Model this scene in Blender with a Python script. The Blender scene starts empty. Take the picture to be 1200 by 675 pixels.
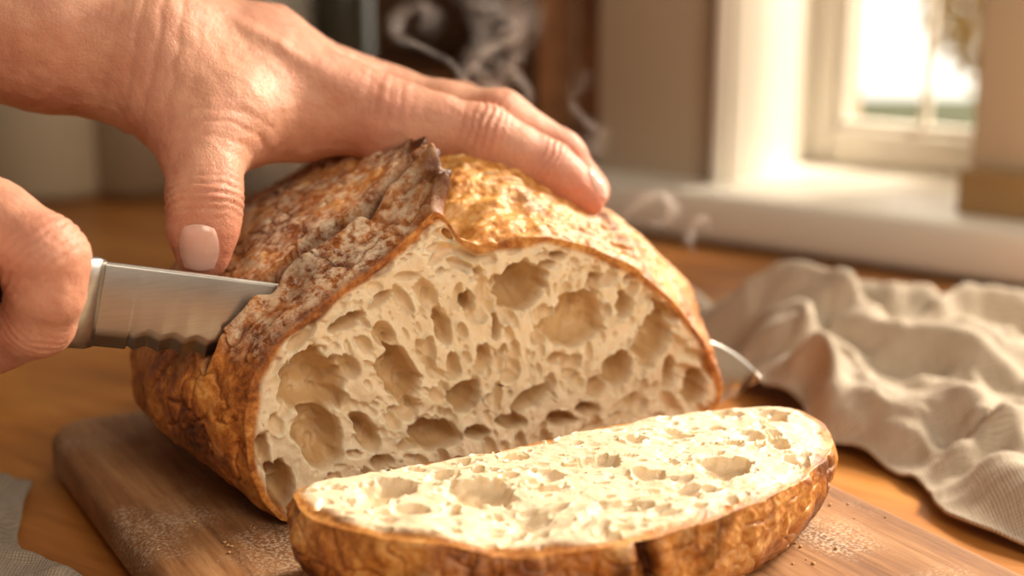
import bpy, math, random
import numpy as np
from mathutils import Vector, Matrix
rng=np.random.default_rng(7); random.seed(7)
# ------------------------------------------------------------------ camera geometry
FPX=1200*50/36.0; PITCH=math.radians(14); CAMP=np.array([0,0,.2])
cp,sp=math.cos(PITCH),math.sin(PITCH)
def ray(u,v):
    a=(u-600)/FPX; b=(337.5-v)/FPX
    return np.array([a, cp+sp*b, -sp+cp*b])
def on_y(u,v,y):
    d=ray(u,v); return CAMP+d*(y/d[1])
def on_z(u,v,z):
    d=ray(u,v); return CAMP+d*((z-CAMP[2])/d[2])
BZ=.018
P0=np.array([-.069,.42,BZ]); E1=np.array([.891,.454,0]); E1/=np.linalg.norm(E1)
BK=np.array([-E1[1],E1[0],0]); UP=np.array([0,0,1.])
def on_face(u,v,w=0.):
    d=ray(u,v); P=P0+BK*w
    t=np.dot(P-CAMP,BK)/np.dot(d,BK); X=CAMP+d*t
    return np.dot(X-P0,E1), X[2]-BZ
def L(s,w,z):
    s=np.asarray(s)[...,None]; w=np.asarray(w)[...,None]; z=np.asarray(z)[...,None]
    return P0+s*E1+w*BK+z*UP
# ------------------------------------------------------------------ noise
def _h(ix,iy,iz,seed):
    h=(ix.astype(np.uint32)*np.uint32(374761393)+iy.astype(np.uint32)*np.uint32(668265263)+iz.astype(np.uint32)*np.uint32(2147483647)+np.uint32((seed*974711+12345)&0xffffffff))
    h=(h^(h>>np.uint32(13)))*np.uint32(1274126177); h=h^(h>>np.uint32(16)); h=h*np.uint32(2246822519); h=h^(h>>np.uint32(15))
    return (h&np.uint32(0xffffff)).astype(np.float64)/float(0xffffff)*2-1
def vnoise(P,sc,seed=0):
    Q=P/sc+1000.0; I=np.floor(Q).astype(np.int64); f=Q-I; f=f*f*(3-2*f)
    r=0
    for dx in (0,1):
        for dy in (0,1):
            for dz in (0,1):
                w=(f[:,0] if dx else 1-f[:,0])*(f[:,1] if dy else 1-f[:,1])*(f[:,2] if dz else 1-f[:,2])
                r=r+w*_h(I[:,0]+dx,I[:,1]+dy,I[:,2]+dz,seed)
    return r
def fbm(P,sc,o=3,seed=0,g=.5):
    r=0;a=1;t=0
    for i in range(o):
        r=r+a*vnoise(P,sc/(2**i),seed+i*17); t+=a; a*=g
    return r/t
def ss(a,b,x):
    t=np.clip((x-a)/(b-a),0,1); return t*t*(3-2*t)
# ------------------------------------------------------------------ mesh utils
def link(o,parent=None):
    bpy.context.scene.collection.objects.link(o)
    if parent: o.parent=parent
    return o
def quadmesh(name,V,Fq,mat,parent=None,attrs=None,smooth=True,matidx=None):
    me=bpy.data.meshes.new(name)
    V=np.asarray(V,dtype=np.float32); Fq=np.asarray(Fq,dtype=np.int32)
    n=Fq.shape[1]
    me.vertices.add(len(V)); me.vertices.foreach_set('co',V.ravel())
    me.loops.add(Fq.size); me.loops.foreach_set('vertex_index',Fq.ravel())
    me.polygons.add(len(Fq)); me.polygons.foreach_set('loop_start',np.arange(0,Fq.size,n,dtype=np.int32))
    try: me.polygons.foreach_set('loop_total',np.full(len(Fq),n,dtype=np.int32))
    except Exception: pass
    me.update(calc_edges=True); me.validate()
    if smooth: me.polygons.foreach_set('use_smooth',np.ones(len(me.polygons),dtype=bool))
    if attrs:
        for k,a in attrs.items():
            at=me.attributes.new(k,'FLOAT','POINT'); at.data.foreach_set('value',np.asarray(a,dtype=np.float32))
    for m in (mat if isinstance(mat,list) else [mat]): me.materials.append(m)
    o=bpy.data.objects.new(name,me); return link(o,parent)
def gridfaces(nr,nc,wrap):
    i=np.arange(nr-1)[:,None]; j=np.arange(nc if wrap else nc-1)[None,:]
    j2=(j+1)%nc if wrap else j+1
    a=i*nc+j; b=i*nc+j2; c=(i+1)*nc+j2; d=(i+1)*nc+j
    return np.stack([a+0*d,b,c,d],-1).reshape(-1,4)
def box(name,c,size,mat,parent=None,rot=0,bev=.003,seg=2):
    x,y,z=[k/2 for k in size]
    V=[(i*x,j*y,k*z) for i in(-1,1) for j in(-1,1) for k in(-1,1)]
    Fq=[(0,1,3,2),(4,6,7,5),(0,4,5,1),(2,3,7,6),(0,2,6,4),(1,5,7,3)]
    o=quadmesh(name,V,Fq,mat,parent,smooth=False)
    o.location=c; o.rotation_euler=(0,0,rot)
    if bev:
        m=o.modifiers.new('b','BEVEL'); m.width=bev; m.segments=seg
    return o
def empty(name,loc=(0,0,0)):
    e=bpy.data.objects.new(name,None); e.location=loc; e.empty_display_size=.05; return link(e)
def lathe(name,prof,mat,loc,parent=None,n=48):
    prof=np.array(prof); a=np.linspace(0,2*np.pi,n,endpoint=False)
    V=np.stack([prof[:,0:1]*np.cos(a),prof[:,0:1]*np.sin(a),np.repeat(prof[:,1:2],n,1)],-1).reshape(-1,3)
    o=quadmesh(name,V,gridfaces(len(prof),n,True),mat,parent); o.location=loc; return o
# ------------------------------------------------------------------ materials
class M:
    def __init__(s,name):
        s.m=bpy.data.materials.new(name); s.m.use_nodes=True; s.t=s.m.node_tree; s.b=s.t.nodes['Principled BSDF']
    def n(s,ty,**k):
        x=s.t.nodes.new(ty)
        for a,v in k.items(): setattr(x,a,v)
        return x
    def l(s,a,b): s.t.links.new(a,b)
    def coord(s,scale=(1,1,1),kind='Object',rot=(0,0,0)):
        c=s.n('ShaderNodeTexCoord'); mp=s.n('ShaderNodeMapping'); mp.inputs['Scale'].default_value=scale; mp.inputs['Rotation'].default_value=rot
        s.l(c.outputs[kind],mp.inputs[0]); return mp.outputs[0]
    def noise(s,co,scale,detail=4,rough=.5,dist=0.):
        x=s.n('ShaderNodeTexNoise'); x.inputs['Scale'].default_value=scale; x.inputs['Detail'].default_value=detail
        x.inputs['Roughness'].default_value=rough; x.inputs['Distortion'].default_value=dist; s.l(co,x.inputs['Vector']); return x.outputs['Fac']
    def ramp(s,fac,stops):
        r=s.n('ShaderNodeValToRGB'); e=r.color_ramp.elements
        while len(e)<len(stops): e.new(.5)
        for k,(p,c) in enumerate(stops):
            e[k].position=p; e[k].color=(c,c,c,1) if isinstance(c,(int,float)) else (*c,1)
        s.l(fac,r.inputs[0]); return r.outputs[0]
    def mix(s,f,a,b,mode='MIX'):
        x=s.n('ShaderNodeMix',data_type='RGBA',blend_type=mode)
        for so,v in ((x.inputs[0],f),(x.inputs[6],a),(x.inputs[7],b)):
            if isinstance(v,(int,float)): so.default_value=v
            elif isinstance(v,tuple): so.default_value=(*v,1)
            else: s.l(v,so)
        return x.outputs[2]
    def math(s,op,a,b=0.,clamp=False):
        x=s.n('ShaderNodeMath',operation=op,use_clamp=clamp)
        for so,v in ((x.inputs[0],a),(x.inputs[1],b)):
            if isinstance(v,(int,float)): so.default_value=v
            else: s.l(v,so)
        return x.outputs[0]
    def attr(s,name):
        x=s.n('ShaderNodeAttribute'); x.attribute_name=name; return x.outputs['Fac']
    def bump(s,h,strength=.5,dist=.001,prev=None):
        x=s.n('ShaderNodeBump'); x.inputs['Strength'].default_value=strength; x.inputs['Distance'].default_value=dist
        s.l(h,x.inputs['Height'])
        if prev: s.l(prev,x.inputs['Normal'])
        return x.outputs[0]
    def set(s,**k):
        for a,v in k.items():
            so=s.b.inputs[a.replace('_',' ')]
            if isinstance(v,(int,float)): so.default_value=v
            elif isinstance(v,tuple): so.default_value=(*v,1) if so.type=='RGBA' else v
            else: s.l(v,so)
        return s
def simple(name,col,rough=.6,var=.12,scale=20,metal=0,bump=0):
    m=M(name); co=m.coord(); f=m.noise(co,scale,4)
    c=m.mix(f,tuple(k*(1-var) for k in col),tuple(min(1,k*(1+var)) for k in col))
    m.set(Base_Color=c,Roughness=rough,Metallic=metal)
    if bump: m.set(Normal=m.bump(f,bump,.002))
    return m.m
def bread_material():
    m=M('bread'); co=m.coord()
    crumb=m.attr('crumb'); flour=m.attr('flour'); burnt=m.attr('burnt'); gold=m.attr('gold'); gel_shade=m.attr('gel_shade')
    n1=m.noise(co,45,6,.6); n2=m.noise(co,170,5,.65); n3=m.noise(co,600,4,.6); n4=m.noise(co,1500,3,.6); n5=m.noise(co,330,5,.7)
    cc=m.mix(n1,(.80,.635,.42),(.87,.735,.53))
    cc=m.mix(m.math('MULTIPLY',gel_shade,.85),cc,(.62,.39,.17))  # gelatinised wall tone plus hole shade painted into the crumb colour by depth
    br=m.ramp(m.math('ADD',m.math('MULTIPLY',n1,.6),m.math('MULTIPLY',n5,.4)),[(.34,(.055,.013,.004)),(.42,(.20,.050,.009)),(.50,(.44,.135,.020)),(.57,(.66,.26,.048)),(.66,(.86,.47,.13))])
    gd=m.ramp(m.math('ADD',m.math('MULTIPLY',n1,.5),m.math('MULTIPLY',n5,.5)),[(.34,(.30,.08,.012)),(.43,(.56,.21,.035)),(.51,(.76,.38,.10)),(.63,(.88,.60,.28))])
    cr=m.mix(gold,br,gd)
    fm=m.ramp(m.math('ADD',m.math('MULTIPLY',n2,.45),m.math('MULTIPLY',n5,.55)),[(.45,0.),(.57,1.)])
    cr=m.mix(m.math('MULTIPLY',m.math('MULTIPLY',flour,fm),.88),cr,(.78,.63,.44))
    fm2=m.ramp(n3,[(.52,0.),(.66,1.)])
    cr=m.mix(m.math('MULTIPLY',m.math('MULTIPLY',flour,fm2),.45),cr,(.92,.84,.70))
    cr=m.mix(burnt,cr,m.mix(n2,(.014,.004,.002),(.11,.024,.006)))
    col=m.mix(crumb,cr,cc)
    rough=m.mix(crumb,m.mix(flour,(.34,.34,.34),(.9,.9,.9)),m.mix(gel_shade,(.46,.46,.46),(.22,.22,.22)))
    h=m.math('ADD',m.math('MULTIPLY',n2,.6),m.math('MULTIPLY',n5,.6))
    nrm=m.bump(h,.55,.0014); nrm=m.bump(n4,.35,.0004,nrm)
    m.set(Base_Color=col,Roughness=rough,Normal=nrm,Subsurface_Weight=m.math('MULTIPLY',crumb,.3),Subsurface_Scale=.004,Specular_IOR_Level=m.math('SUBTRACT',.5,m.math('MULTIPLY',burnt,.30)))
    m.b.inputs['Subsurface Radius'].default_value=(1,.7,.4)
    return m.m
MB=bread_material()
def wood(name,cols,grain=(1,12,1),scale=6,rough=.35,bs=.15,fl=False,coat=0.):
    m=M(name); co=m.coord(grain); co2=m.coord()
    n=m.noise(co,scale,8,.6,.6); n2=m.noise(co,scale*7,5,.65,.2); nb=m.noise(co2,3,3)
    f=m.math('ADD',m.math('MULTIPLY',n,.6),m.math('ADD',m.math('MULTIPLY',n2,.3),m.math('MULTIPLY',nb,.1)))
    c=m.ramp(f,[(.36,cols[0]),(.5,cols[1]),(.64,cols[2])])
    if fl:
        k=m.noise(co2,18,3,.5); k2=m.noise(co2,900,3,.7)
        fmk=m.math('MULTIPLY',m.ramp(k,[(.50,.0),(.68,.8)]),m.ramp(k2,[(.46,0.),(.62,1.)]))
        c=m.mix(fmk,c,(.76,.63,.47))
    m.set(Base_Color=c,Roughness=m.math('ADD',m.math('MULTIPLY',n2,.25),rough-.1),Normal=m.bump(f,bs,.001),Coat_Weight=coat,Coat_Roughness=.2)
    return m.m
MT=wood('oak_table',[(.27,.085,.013),(.42,.155,.028),(.54,.235,.052)],(1.2,14,1),3.0,.34,.1)
MBD=wood('walnut_board',[(.15,.060,.021),(.31,.14,.053),(.46,.25,.11)],(20,1.6,3),5.0,.6,.4,True)
MBD.node_tree.nodes['Principled BSDF'].inputs['Specular IOR Level'].default_value=.3
def linen(name,c1,c2):
    m=M(name); co=m.coord()
    w1=m.n('ShaderNodeTexWave',wave_type='BANDS',bands_direction='X'); w1.inputs['Scale'].default_value=300; w1.inputs['Distortion'].default_value=1.5; w1.inputs['Detail'].default_value=2
    w2=m.n('ShaderNodeTexWave',wave_type='BANDS',bands_direction='Y'); w2.inputs['Scale'].default_value=300; w2.inputs['Distortion'].default_value=1.5; w2.inputs['Detail'].default_value=2
    m.l(co,w1.inputs[0]); m.l(co,w2.inputs[0])
    wv=m.math('MULTIPLY',m.math('ADD',w1.outputs['Fac'],w2.outputs['Fac']),.5)
    n=m.noise(co,70,5,.6); nt=m.noise(m.coord((14,160,1)),6,4,.65); nu=m.noise(m.coord((160,14,1)),6,4,.65)
    f=m.math('ADD',m.math('MULTIPLY',wv,.3),m.math('ADD',m.math('MULTIPLY',n,.1),m.math('ADD',m.math('MULTIPLY',nt,.3),m.math('MULTIPLY',nu,.3))))
    f=m.ramp(f,[(.36,0.),(.64,1.)])
    m.set(Base_Color=m.mix(f,c1,c2),Roughness=.9,Normal=m.bump(f,.6,.0007),Sheen_Weight=.1)
    return m.m
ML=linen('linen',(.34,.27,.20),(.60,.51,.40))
def skin_material():
    m=M('skin'); co=m.coord()
    n1=m.noise(co,28,4,.55); n2=m.noise(co,110,4,.6); n3=m.noise(co,700,4,.6)
    red=m.attr('red')
    c=m.mix(m.ramp(n1,[(.35,0.),(.65,1.)]),(.54,.245,.150),(.70,.385,.255))
    c=m.mix(m.math('MULTIPLY',m.ramp(n2,[(.4,0.),(.7,1.)]),.5),c,(.49,.185,.115))
    c=m.mix(m.math('MULTIPLY',red,.65),c,(.64,.19,.125))
    v=m.n('ShaderNodeTexVoronoi',feature='DISTANCE_TO_EDGE'); v.inputs['Scale'].default_value=650
    cod=m.coord((1,1,1)); m.l(cod,v.inputs['Vector'])
    vh=m.ramp(v.outputs['Distance'],[(0.,0.),(.12,1.)])
    nrm=m.bump(vh,.3,.0003); nrm=m.bump(n2,.5,.0016,nrm); nrm=m.bump(n3,.35,.0003,nrm)
    m.set(Base_Color=c,Roughness=m.math('ADD',m.math('MULTIPLY',n2,.25),.36),Normal=nrm,Subsurface_Weight=.15,Subsurface_Scale=.004,Specular_IOR_Level=.48)
    m.b.inputs['Subsurface Radius'].default_value=(1,.35,.2)
    return m.m
MS=skin_material()
MN=simple('fingernail',(.74,.46,.38),.2,.05,300)
def steel():
    m=M('brushed_steel'); co=m.coord((1,1,1)); 
    n=m.noise(m.coord((60,60,900)),1.5,4,.6); n1=m.noise(co,60,3)
    m.set(Base_Color=m.mix(n,(.42,.40,.37),(.60,.57,.53)),Metallic=1.,Roughness=m.math('ADD',m.math('MULTIPLY',n1,.2),.22),Normal=m.bump(n,.06,.0003))
    return m.m
MST=steel()
MK=simple('black_handle',(.018,.016,.015),.4,.2,60)
MW=simple('white_paint',(.82,.77,.68),.45,.03,8)
MWALL=simple('cream_plaster',(.46,.355,.25),.85,.05,10,bump=.1)
MDARK=simple('dark_wall',(.15,.090,.045),.8,.3,3)

# ================================================================== LOAF
SC,ZC=.074,.035
def outline_polar(pts,c,N,smooth=2):
    pts=np.array(pts); P=[]
    n=len(pts)
    for i in range(n):
        a,b=pts[i],pts[(i+1)%n]
        for t in np.linspace(0,1,40,endpoint=False): P.append(a+(b-a)*t)
    P=np.array(P)-c; ang=np.mod(np.arctan2(P[:,1],P[:,0]),2*np.pi); r=np.hypot(P[:,0],P[:,1])
    o=np.argsort(ang); ang=ang[o]; r=r[o]
    phi=np.linspace(0,2*np.pi,N,endpoint=False)
    R=np.interp(phi,np.r_[ang-2*np.pi,ang,ang+2*np.pi],np.r_[r,r,r])
    k=int(N*.006*smooth)
    if k>0:
        ker=np.hanning(2*k+3); ker/=ker.sum(); R=np.convolve(np.r_[R[-k-1:],R,R[:k+1]],ker,'valid')
    return phi,R
pix=[(330,612),(308,588),(291,545),(286,495),(294,445),(326,398),(382,352),(440,310),(486,270),(508,247),(520,250),(534,276),(560,291),(600,281),(640,277),(690,288),(742,313),(788,352),(822,396),(843,440),(846,468)]
o0=[on_face(u,v) for u,v in pix]+[(.155,.008),(.143,0),(.10,0),(.04,0),(.008,0)]
NP=900
phi,R0=outline_polar(o0,np.array([SC,ZC]),NP,1.0)
def superR(phi,ax,azt,azb,e1,e2):
    c=np.abs(np.cos(phi)); s_=np.sin(phi); az=np.where(s_>0,azt,azb); e=np.where(s_>0,e1,e2)
    return (( (c/ax)**e+(np.abs(s_)/az)**e ))**(-1/e)
cph=np.cos(phi)
R1=superR(phi,.107,.070-.004*ss(0,.8,cph),.0355,2.15-.42*ss(.05,.6,np.abs(cph))-.10*ss(0,-.6,cph),2.9)
def face_holes(S,Z,holes,exp_=2.6):
    P=np.stack([S,Z,0*S],-1); D=np.zeros(len(S)); 
    wob=vnoise(P,.006,3)*.55+vnoise(P,.0025,4)*.4
    wob2=vnoise(P,.0013,9)*.15
    for hh_ in holes:
        cx,cz,a,b,th,dep=hh_[:6]; addi=len(hh_)>6
        m=(np.abs(S-cx)<max(a,b)*1.7)&(np.abs(Z-cz)<max(a,b)*1.7)
        if not m.any(): continue
        x=S[m]-cx; z=Z[m]-cz; ct,st=math.cos(th),math.sin(th)
        q=np.sqrt(((x*ct+z*st)/a)**2+((-x*st+z*ct)/b)**2)*(1+.30*wob[m]+.12*wob2[m])
        d=dep*np.clip(1-q**exp_,0,1)**.5
        if addi: D[m]+=d; continue
        rim=-.0009*np.exp(-((q-1.07)/.12)**2)*min(1,dep/.003)
        D[m]=np.maximum(D[m],d)
        mm=D[m]<1e-5
        t=D[m]; t[mm]+=rim[mm]; D[m]=t
    return D
big=[(613,336,30,27,0,13),(678,376,38,31,-.2,10),(768,393,21,38,.3,11),(815,456,17,24,0,11),(366,451,33,37,-.5,12),(466,438,21,35,-.35,11),
(374,512,24,40,-.4,12),(330,572,14,32,-.1,10),(545,466,18,21,0,11),(624,466,28,12,-.3,9),(512,510,32,17,.3,12),(726,431,20,21,0,9),(733,356,12,17,0,8),
(548,353,7,14,0,8),(582,383,6,18,.1,7),(405,378,22,9,-.3,6),(567,420,11,16,.3,6),(600,495,24,9,.3,8),(660,492,22,10,.2,8),(430,508,12,26,-.5,7),
(640,310,11,5,0,4),(655,300,9,5,0,4),(520,385,9,22,-.3,6),(500,345,10,18,-.5,4),(450,392,12,16,-.6,5),(632,395,8,12,.2,4),(650,420,13,8,0,4),(598,440,11,9,0,4),
(700,455,12,14,.3,5),(745,470,12,12,.3,5),(785,435,9,20,.2,7),(700,330,14,8,-.3,5),(740,325,12,6,-.5,4),(790,370,9,11,.5,5),(308,530,8,20,-.2,5),
(410,430,9,15,-.5,5),(480,480,12,13,-.3,5),(560,508,18,9,.3,8),(690,480,16,8,.2,6),(350,400,18,7,-.6,4),(445,352,16,6,-.6,4),(532,430,8,17,-.2,5),(505,430,6,14,-.2,4),
(448,542,14,9,.3,5),(474,522,10,9,.2,5),(580,330,7,9,0,4),(560,320,6,8,0,3.5),(668,440,9,6,0,4),(590,410,5,9,0,4),(765,349,9,6,-.6,3)]
FH=[]
for (u,v,a,b,th,dep) in big:
    s,z=on_face(u,v); k=.00030
    FH.append((s,z,a*k*1.04,b*k*1.04,-th,dep*.00125))
BH=np.array([(h[0],h[1],max(h[2],h[3])) for h in FH])
FH2=[]
for i in range(1700):
    s=rng.uniform(-.012,.16); z=rng.uniform(0,.1)
    q=rng.random(); 
    b=.00038+.0021*q**3.2; asp=rng.uniform(1.2,3.0)
    inside=np.min(np.hypot(BH[:,0]-s,BH[:,1]-z)/BH[:,2])<.9
    ang=math.atan2(z+.03,(s-.08)*1.0)+rng.normal()*.35
    if z>.07 or s<.01 or s>.14: ang=math.atan2(z+.03,(s-.08))+math.pi/2+rng.normal()*.4
    if inside: FH2.append((s,z,b*asp*.8,b,ang,b*.7,1))
    else: FH.append((s,z,b*asp,b,ang,b*1.9))
NRHO=230
rho=np.linspace(.003,1,NRHO)**.85
RR=rho[:,None]*R0[None,:]
S=(SC+RR*np.cos(phi)).ravel(); Z=(ZC+RR*np.sin(phi)).ravel()
edge=((1-rho)[:,None]*R0[None,:]).ravel()
D=face_holes(S,Z,FH+FH2)
PP=np.stack([S,Z,0*S],-1)
angp=np.arctan2(Z+.03,S-.08); radp=np.hypot(Z+.03,S-.08)
PA=np.stack([angp*.09,radp*.4,0*S],-1)
relief=fbm(PP,.009,3,21,.45)*.0011+fbm(PA,.0040,2,33,.5)*.0007+fbm(PP,.0018,2,31)*.0002
ef=ss(.0014,.0045,edge)
Dface=(D+relief)*ef+ (ss(0,.004,edge)-1)*.0003
Vface=L(S,Dface,Z)
cr_w=.0022+.0012*vnoise(PP,.01,5)
crumb_f=ss(0,1,(edge-cr_w)/.0022)
# crust rings
w1=np.linspace(.0004,.05,110); tt=np.linspace(math.asin((.05-.06)/.107)+.008,math.pi/2-.002,170); w2=.06+.107*np.sin(tt)
W=np.r_[w1,w2]
k=np.sqrt(np.clip(1-((W-.06)/.107)**2,1e-6,1)); k0=math.sqrt(1-(.06/.107)**2)
kz=k**.5; kz0=k0**.5
b=ss(0,.05,W)[:,None]
cosp,sinp=np.cos(phi)[None,:],np.sin(phi)[None,:]
s0=R0*cosp*(k/k0)[:,None]; z0=R0*sinp*(np.where(sinp>0,(kz/kz0)[:,None],np.minimum(1.,(k/k0)[:,None])))
s1=R1*cosp*k[:,None]; z1=R1*sinp*kz[:,None]
Sg=SC+s0*(1-b)+s1*b; Zg=ZC+z0*(1-b)+z1*b; Wg=W[:,None]+0*Sg
S_=Sg.ravel(); Z_=Zg.ravel(); W_=Wg.ravel()
Pl=np.stack([S_,W_,Z_],-1)
C=np.array([SC,.06,.03]); Nr=Pl-C; Nr/=np.linalg.norm(Nr,axis=1)[:,None]
topf=ss(.045,.07,Z_)
se=.0555+.0034*vnoise(Pl,.008,40)+.0014*vnoise(Pl,.003,41)
wfade=ss(.100,.08,W_)*ss(.0,.008,W_)
step=ss(.0016,-.0016,S_-se)
ear=.0125*np.exp(-np.clip(se-S_,0,1)/.015)*step*(1+.45*vnoise(Pl,.008,42)+.35*vnoise(Pl,.0032,46))
valley=-.006*np.exp(-((S_-se-.0035)/.005)**2)
topz=ss(.06,.072,Z_)
dz=(ear+valley)*wfade*topz
bul=.0055*np.exp(-((S_-.085)/.028)**2)*np.exp(-((W_-.028)/.022)**2)*topz
gw=.0195+.0014*vnoise(Pl,.008,43)
gm=ss(.058,.05,S_)*ss(.045,.058,Z_)
slot=-.0105*np.exp(-((W_-gw)/.0017)**2)*gm
lip=.0050*np.exp(-((W_-gw+.0042)/.0025)**2)*gm*(1+.5*vnoise(Pl,.005,47))+.0034*np.exp(-((W_-gw-.0042)/.0025)**2)*gm
r2=(S_-.132-.10*(W_-.02)+.004*vnoise(Pl,.015,48)); sc2=(-.003*np.exp(-(r2/.0022)**2)+.003*np.exp(-((r2+.004)/.003)**2)*(1+.7*vnoise(Pl,.005,49)))*topf*ss(.0,.02,W_)*ss(.07,.045,W_)
big_n=fbm(Pl,.022,2,50)*.0026
mid=fbm(Pl,.006,3,51)*.0012
ck=np.abs(vnoise(Pl*np.array([.8,1.25,1]),.0105,52)+.45*vnoise(Pl,.005,53)+.15*vnoise(Pl,.002,57)); crk=-.0014*ss(.12,0,ck)
wf=ss(0,.004,W_)
goldm=ss(.0,.004,S_-se)*ss(.055,.08,Z_)*ss(.165,.12,S_)*ss(.14,.10,W_)
flk=np.abs(fbm(Pl*np.array([.45,1.4,1]),.005,3,54))*.0026*goldm
disp=(big_n+mid)*(.25+.75*wf)+crk*wf*(1-goldm*.7)+flk+sc2
Pn=Pl+Nr*disp[:,None]
Pn[:,2]+=dz+slot+lip*wf+bul*wf
Pn[:,0]+=dz*.6
Pn[:,2]=np.maximum(Pn[:,2],.0)
Vcr=P0+Pn[:,0:1]*E1+Pn[:,1:2]*BK+Pn[:,2:3]*UP
nz=vnoise(Pl,.012,60); nf=fbm(Pl,.007,3,64)
crackm=ss(.11,.02,ck)
flour_c=ss(.002,-.006,S_-se+.002)*ss(.048,.068,Z_+.008*nz)*(1-.6*ss(.003,0,W_))
flour_c=flour_c*(1-.8*crackm)*(.35+.65*ss(-.30,.15,nf))
flour_c=np.maximum(flour_c,.06*ss(.2,.6,nz))
burn=np.exp(-((S_-se+.0012)/.0055)**2)*ss(.105,.085,W_)*topz*ss(.0,.006,W_)
burn=np.maximum(burn,1.0*np.exp(-((W_-gw)/.0028)**2)*gm)
burn=np.maximum(burn,1.0*np.exp(-((S_-se+.004)/.009)**2)*np.exp(-((W_-.010)/.010)**2)*topz*ss(-.8,.0,nz+vnoise(Pl,.004,66)))
burn=np.maximum(burn,.45*ss(.15,.55,fbm(Pl,.012,3,61))*(1-goldm))
burn=np.maximum(burn,.30*crackm*(1-goldm)*ss(.03,.06,Z_))
burn=np.maximum(burn,.70*ss(.10,.42,fbm(Pl,.009,3,62))*goldm*ss(.065,.115,S_+.02*nz))
burn=np.maximum(burn,.6*np.exp(-(r2/.003)**2)*topf*ss(.09,.06,W_))
burn=np.maximum(burn,.25*ss(.004,.0,W_)*(1-goldm*.7))
burn=np.clip(burn+.35*ss(.022,.0,Z_),0,1)
flour_c=flour_c*(1-.9*ss(.45,.9,burn))
nface=len(Vface)
V=np.concatenate([Vface,Vcr])
eg=np.clip(ss(.05,.075,Z)*ss(.055,.065,S)*ss(.14,.11,S)*.6+.15,0,1)
goldc=np.clip(goldm*(.55+.45*ss(.11,.07,S_))+.08*ss(.02,.05,Z_)+.35*ss(.095,.13,S_)*ss(.03,.06,Z_)*(1-goldm),0,1)
att=dict(crumb=np.r_[crumb_f,np.zeros(len(Vcr))],flour=np.r_[np.zeros(nface),flour_c],burnt=np.r_[.10+.0*crumb_f,burn],
 gold=np.r_[eg,goldc],gel_shade=np.r_[ss(.0012,.008,D),np.zeros(len(Vcr))])
nr=NRHO+len(W)
Fq=gridfaces(nr,NP,True)
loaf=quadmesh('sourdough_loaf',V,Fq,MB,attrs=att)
HC=.002; hx0,hy0=-.2,.38; HM=np.full((160,160),-1.)
ix=((Vcr[:,0]-hx0)/HC).astype(int); iy=((Vcr[:,1]-hy0)/HC).astype(int); ok=(ix>=0)&(ix<160)&(iy>=0)&(iy<160)
np.maximum.at(HM,(ix[ok],iy[ok]),Vcr[ok,2])
def contact(u,v,r,ymin=.40,ymax=.66,sink=.0015):
    d=ray(u,v); best=None
    for y in np.arange(ymin,ymax,.001):
        p=CAMP+d*(y/d[1]); i=int((p[0]-hx0)/HC); j=int((p[1]-hy0)/HC); R_=max(1,int(r*.8/HC))
        h=HM[max(i-R_,0):i+R_+1,max(j-R_,0):j+R_+1].max() if 0<=i<160 and 0<=j<160 else -1
        g=p[2]-(h+r-sink)
        if best is None or g<best[0]: best=(g,p)
        if g<=0: return p
    return best[1]

# ================================================================== SLICE
ZT=BZ+.027
spix=[(342,578),(352,567),(400,554),(480,538),(600,516),(700,497),(800,481),(880,473),(935,477),(965,492),(977,512),(965,535),(940,556),(895,583),(840,606),(770,628),(700,640),(620,643),(540,640),(450,630),(385,614),(350,596)]
so=[on_z(u,v,ZT)[:2] for u,v in spix]; sc=np.array(so).mean(0)
N2=860
ph2,Rs=outline_polar(so,sc,N2,.9)
rho2=np.linspace(.003,1,190)**.85
RR=rho2[:,None]*Rs[None,:]
X=(sc[0]+RR*np.cos(ph2)).ravel(); Y=(sc[1]+RR*np.sin(ph2)).ravel(); edge=((1-rho2)[:,None]*Rs[None,:]).ravel()
sb=[(455,572,34,13,.15,5.5),(560,580,44,13,-.15,5.5),(843,553,38,15,0,6),(800,580,22,9,0,4),(560,552,8,5,0,7),(790,513,20,6,0,4),(910,490,13,7,0,6),(912,520,14,9,0,4),(720,600,30,8,.1,3.5),(640,560,20,8,0,3),
(700,545,26,8,.1,3.5),(620,605,24,8,0,3),(480,600,20,7,0,4),(880,510,18,8,0,3),(840,500,10,4,0,6),(740,520,15,6,0,3),(520,555,18,7,0,3),(600,535,16,5,0,3),(430,590,20,7,.2,4),(760,560,20,7,0,3),(930,540,12,7,0,4)]
SH=[]
for (u,v,a,bb,th,dep) in sb:
    p=on_z(u,v,ZT); SH.append((p[0],p[1],a*.00027,bb*.00027/.40,th,dep*.0009))
for i in range(1000):
    q=rng.random(); b_=.0004+.0019*q**3; SH.append((rng.uniform(-.07,.11),rng.uniform(.33,.47),b_*rng.uniform(1.2,3.0),b_,.45+rng.normal()*.5,b_*1.2))
D2=face_holes(X,Y,SH,2.0)
PP=np.stack([X,Y,0*X],-1)
rel=fbm(PP*np.array([.7,1,1]),.0085,3,71,.5)*.0014+fbm(PP,.0022,2,72)*.00022
big2=fbm(PP,.03,2,77)*.0025
Zt=ZT-(D2+rel)*ss(.001,.005,edge)+big2-.0015*ss(.006,0,edge)
V1=np.stack([X,Y,Zt],-1)
cw=.0024+.0014*vnoise(PP,.01,75); cf=ss(0,1,(edge-cw)/.0028)
hs=np.linspace(.01,1,75)
side=[];
prof=1+.022*np.sin(np.minimum(hs*1.5,1)*np.pi)-.10*np.clip(hs-.45,0,1)**2*3
for h,pf in zip(hs,prof):
    side.append(np.stack([sc[0]+Rs*pf*np.cos(ph2),sc[1]+Rs*pf*np.sin(ph2),np.full(N2,ZT-.0015-h*(ZT-.0015-BZ-.0006))],-1))
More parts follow.
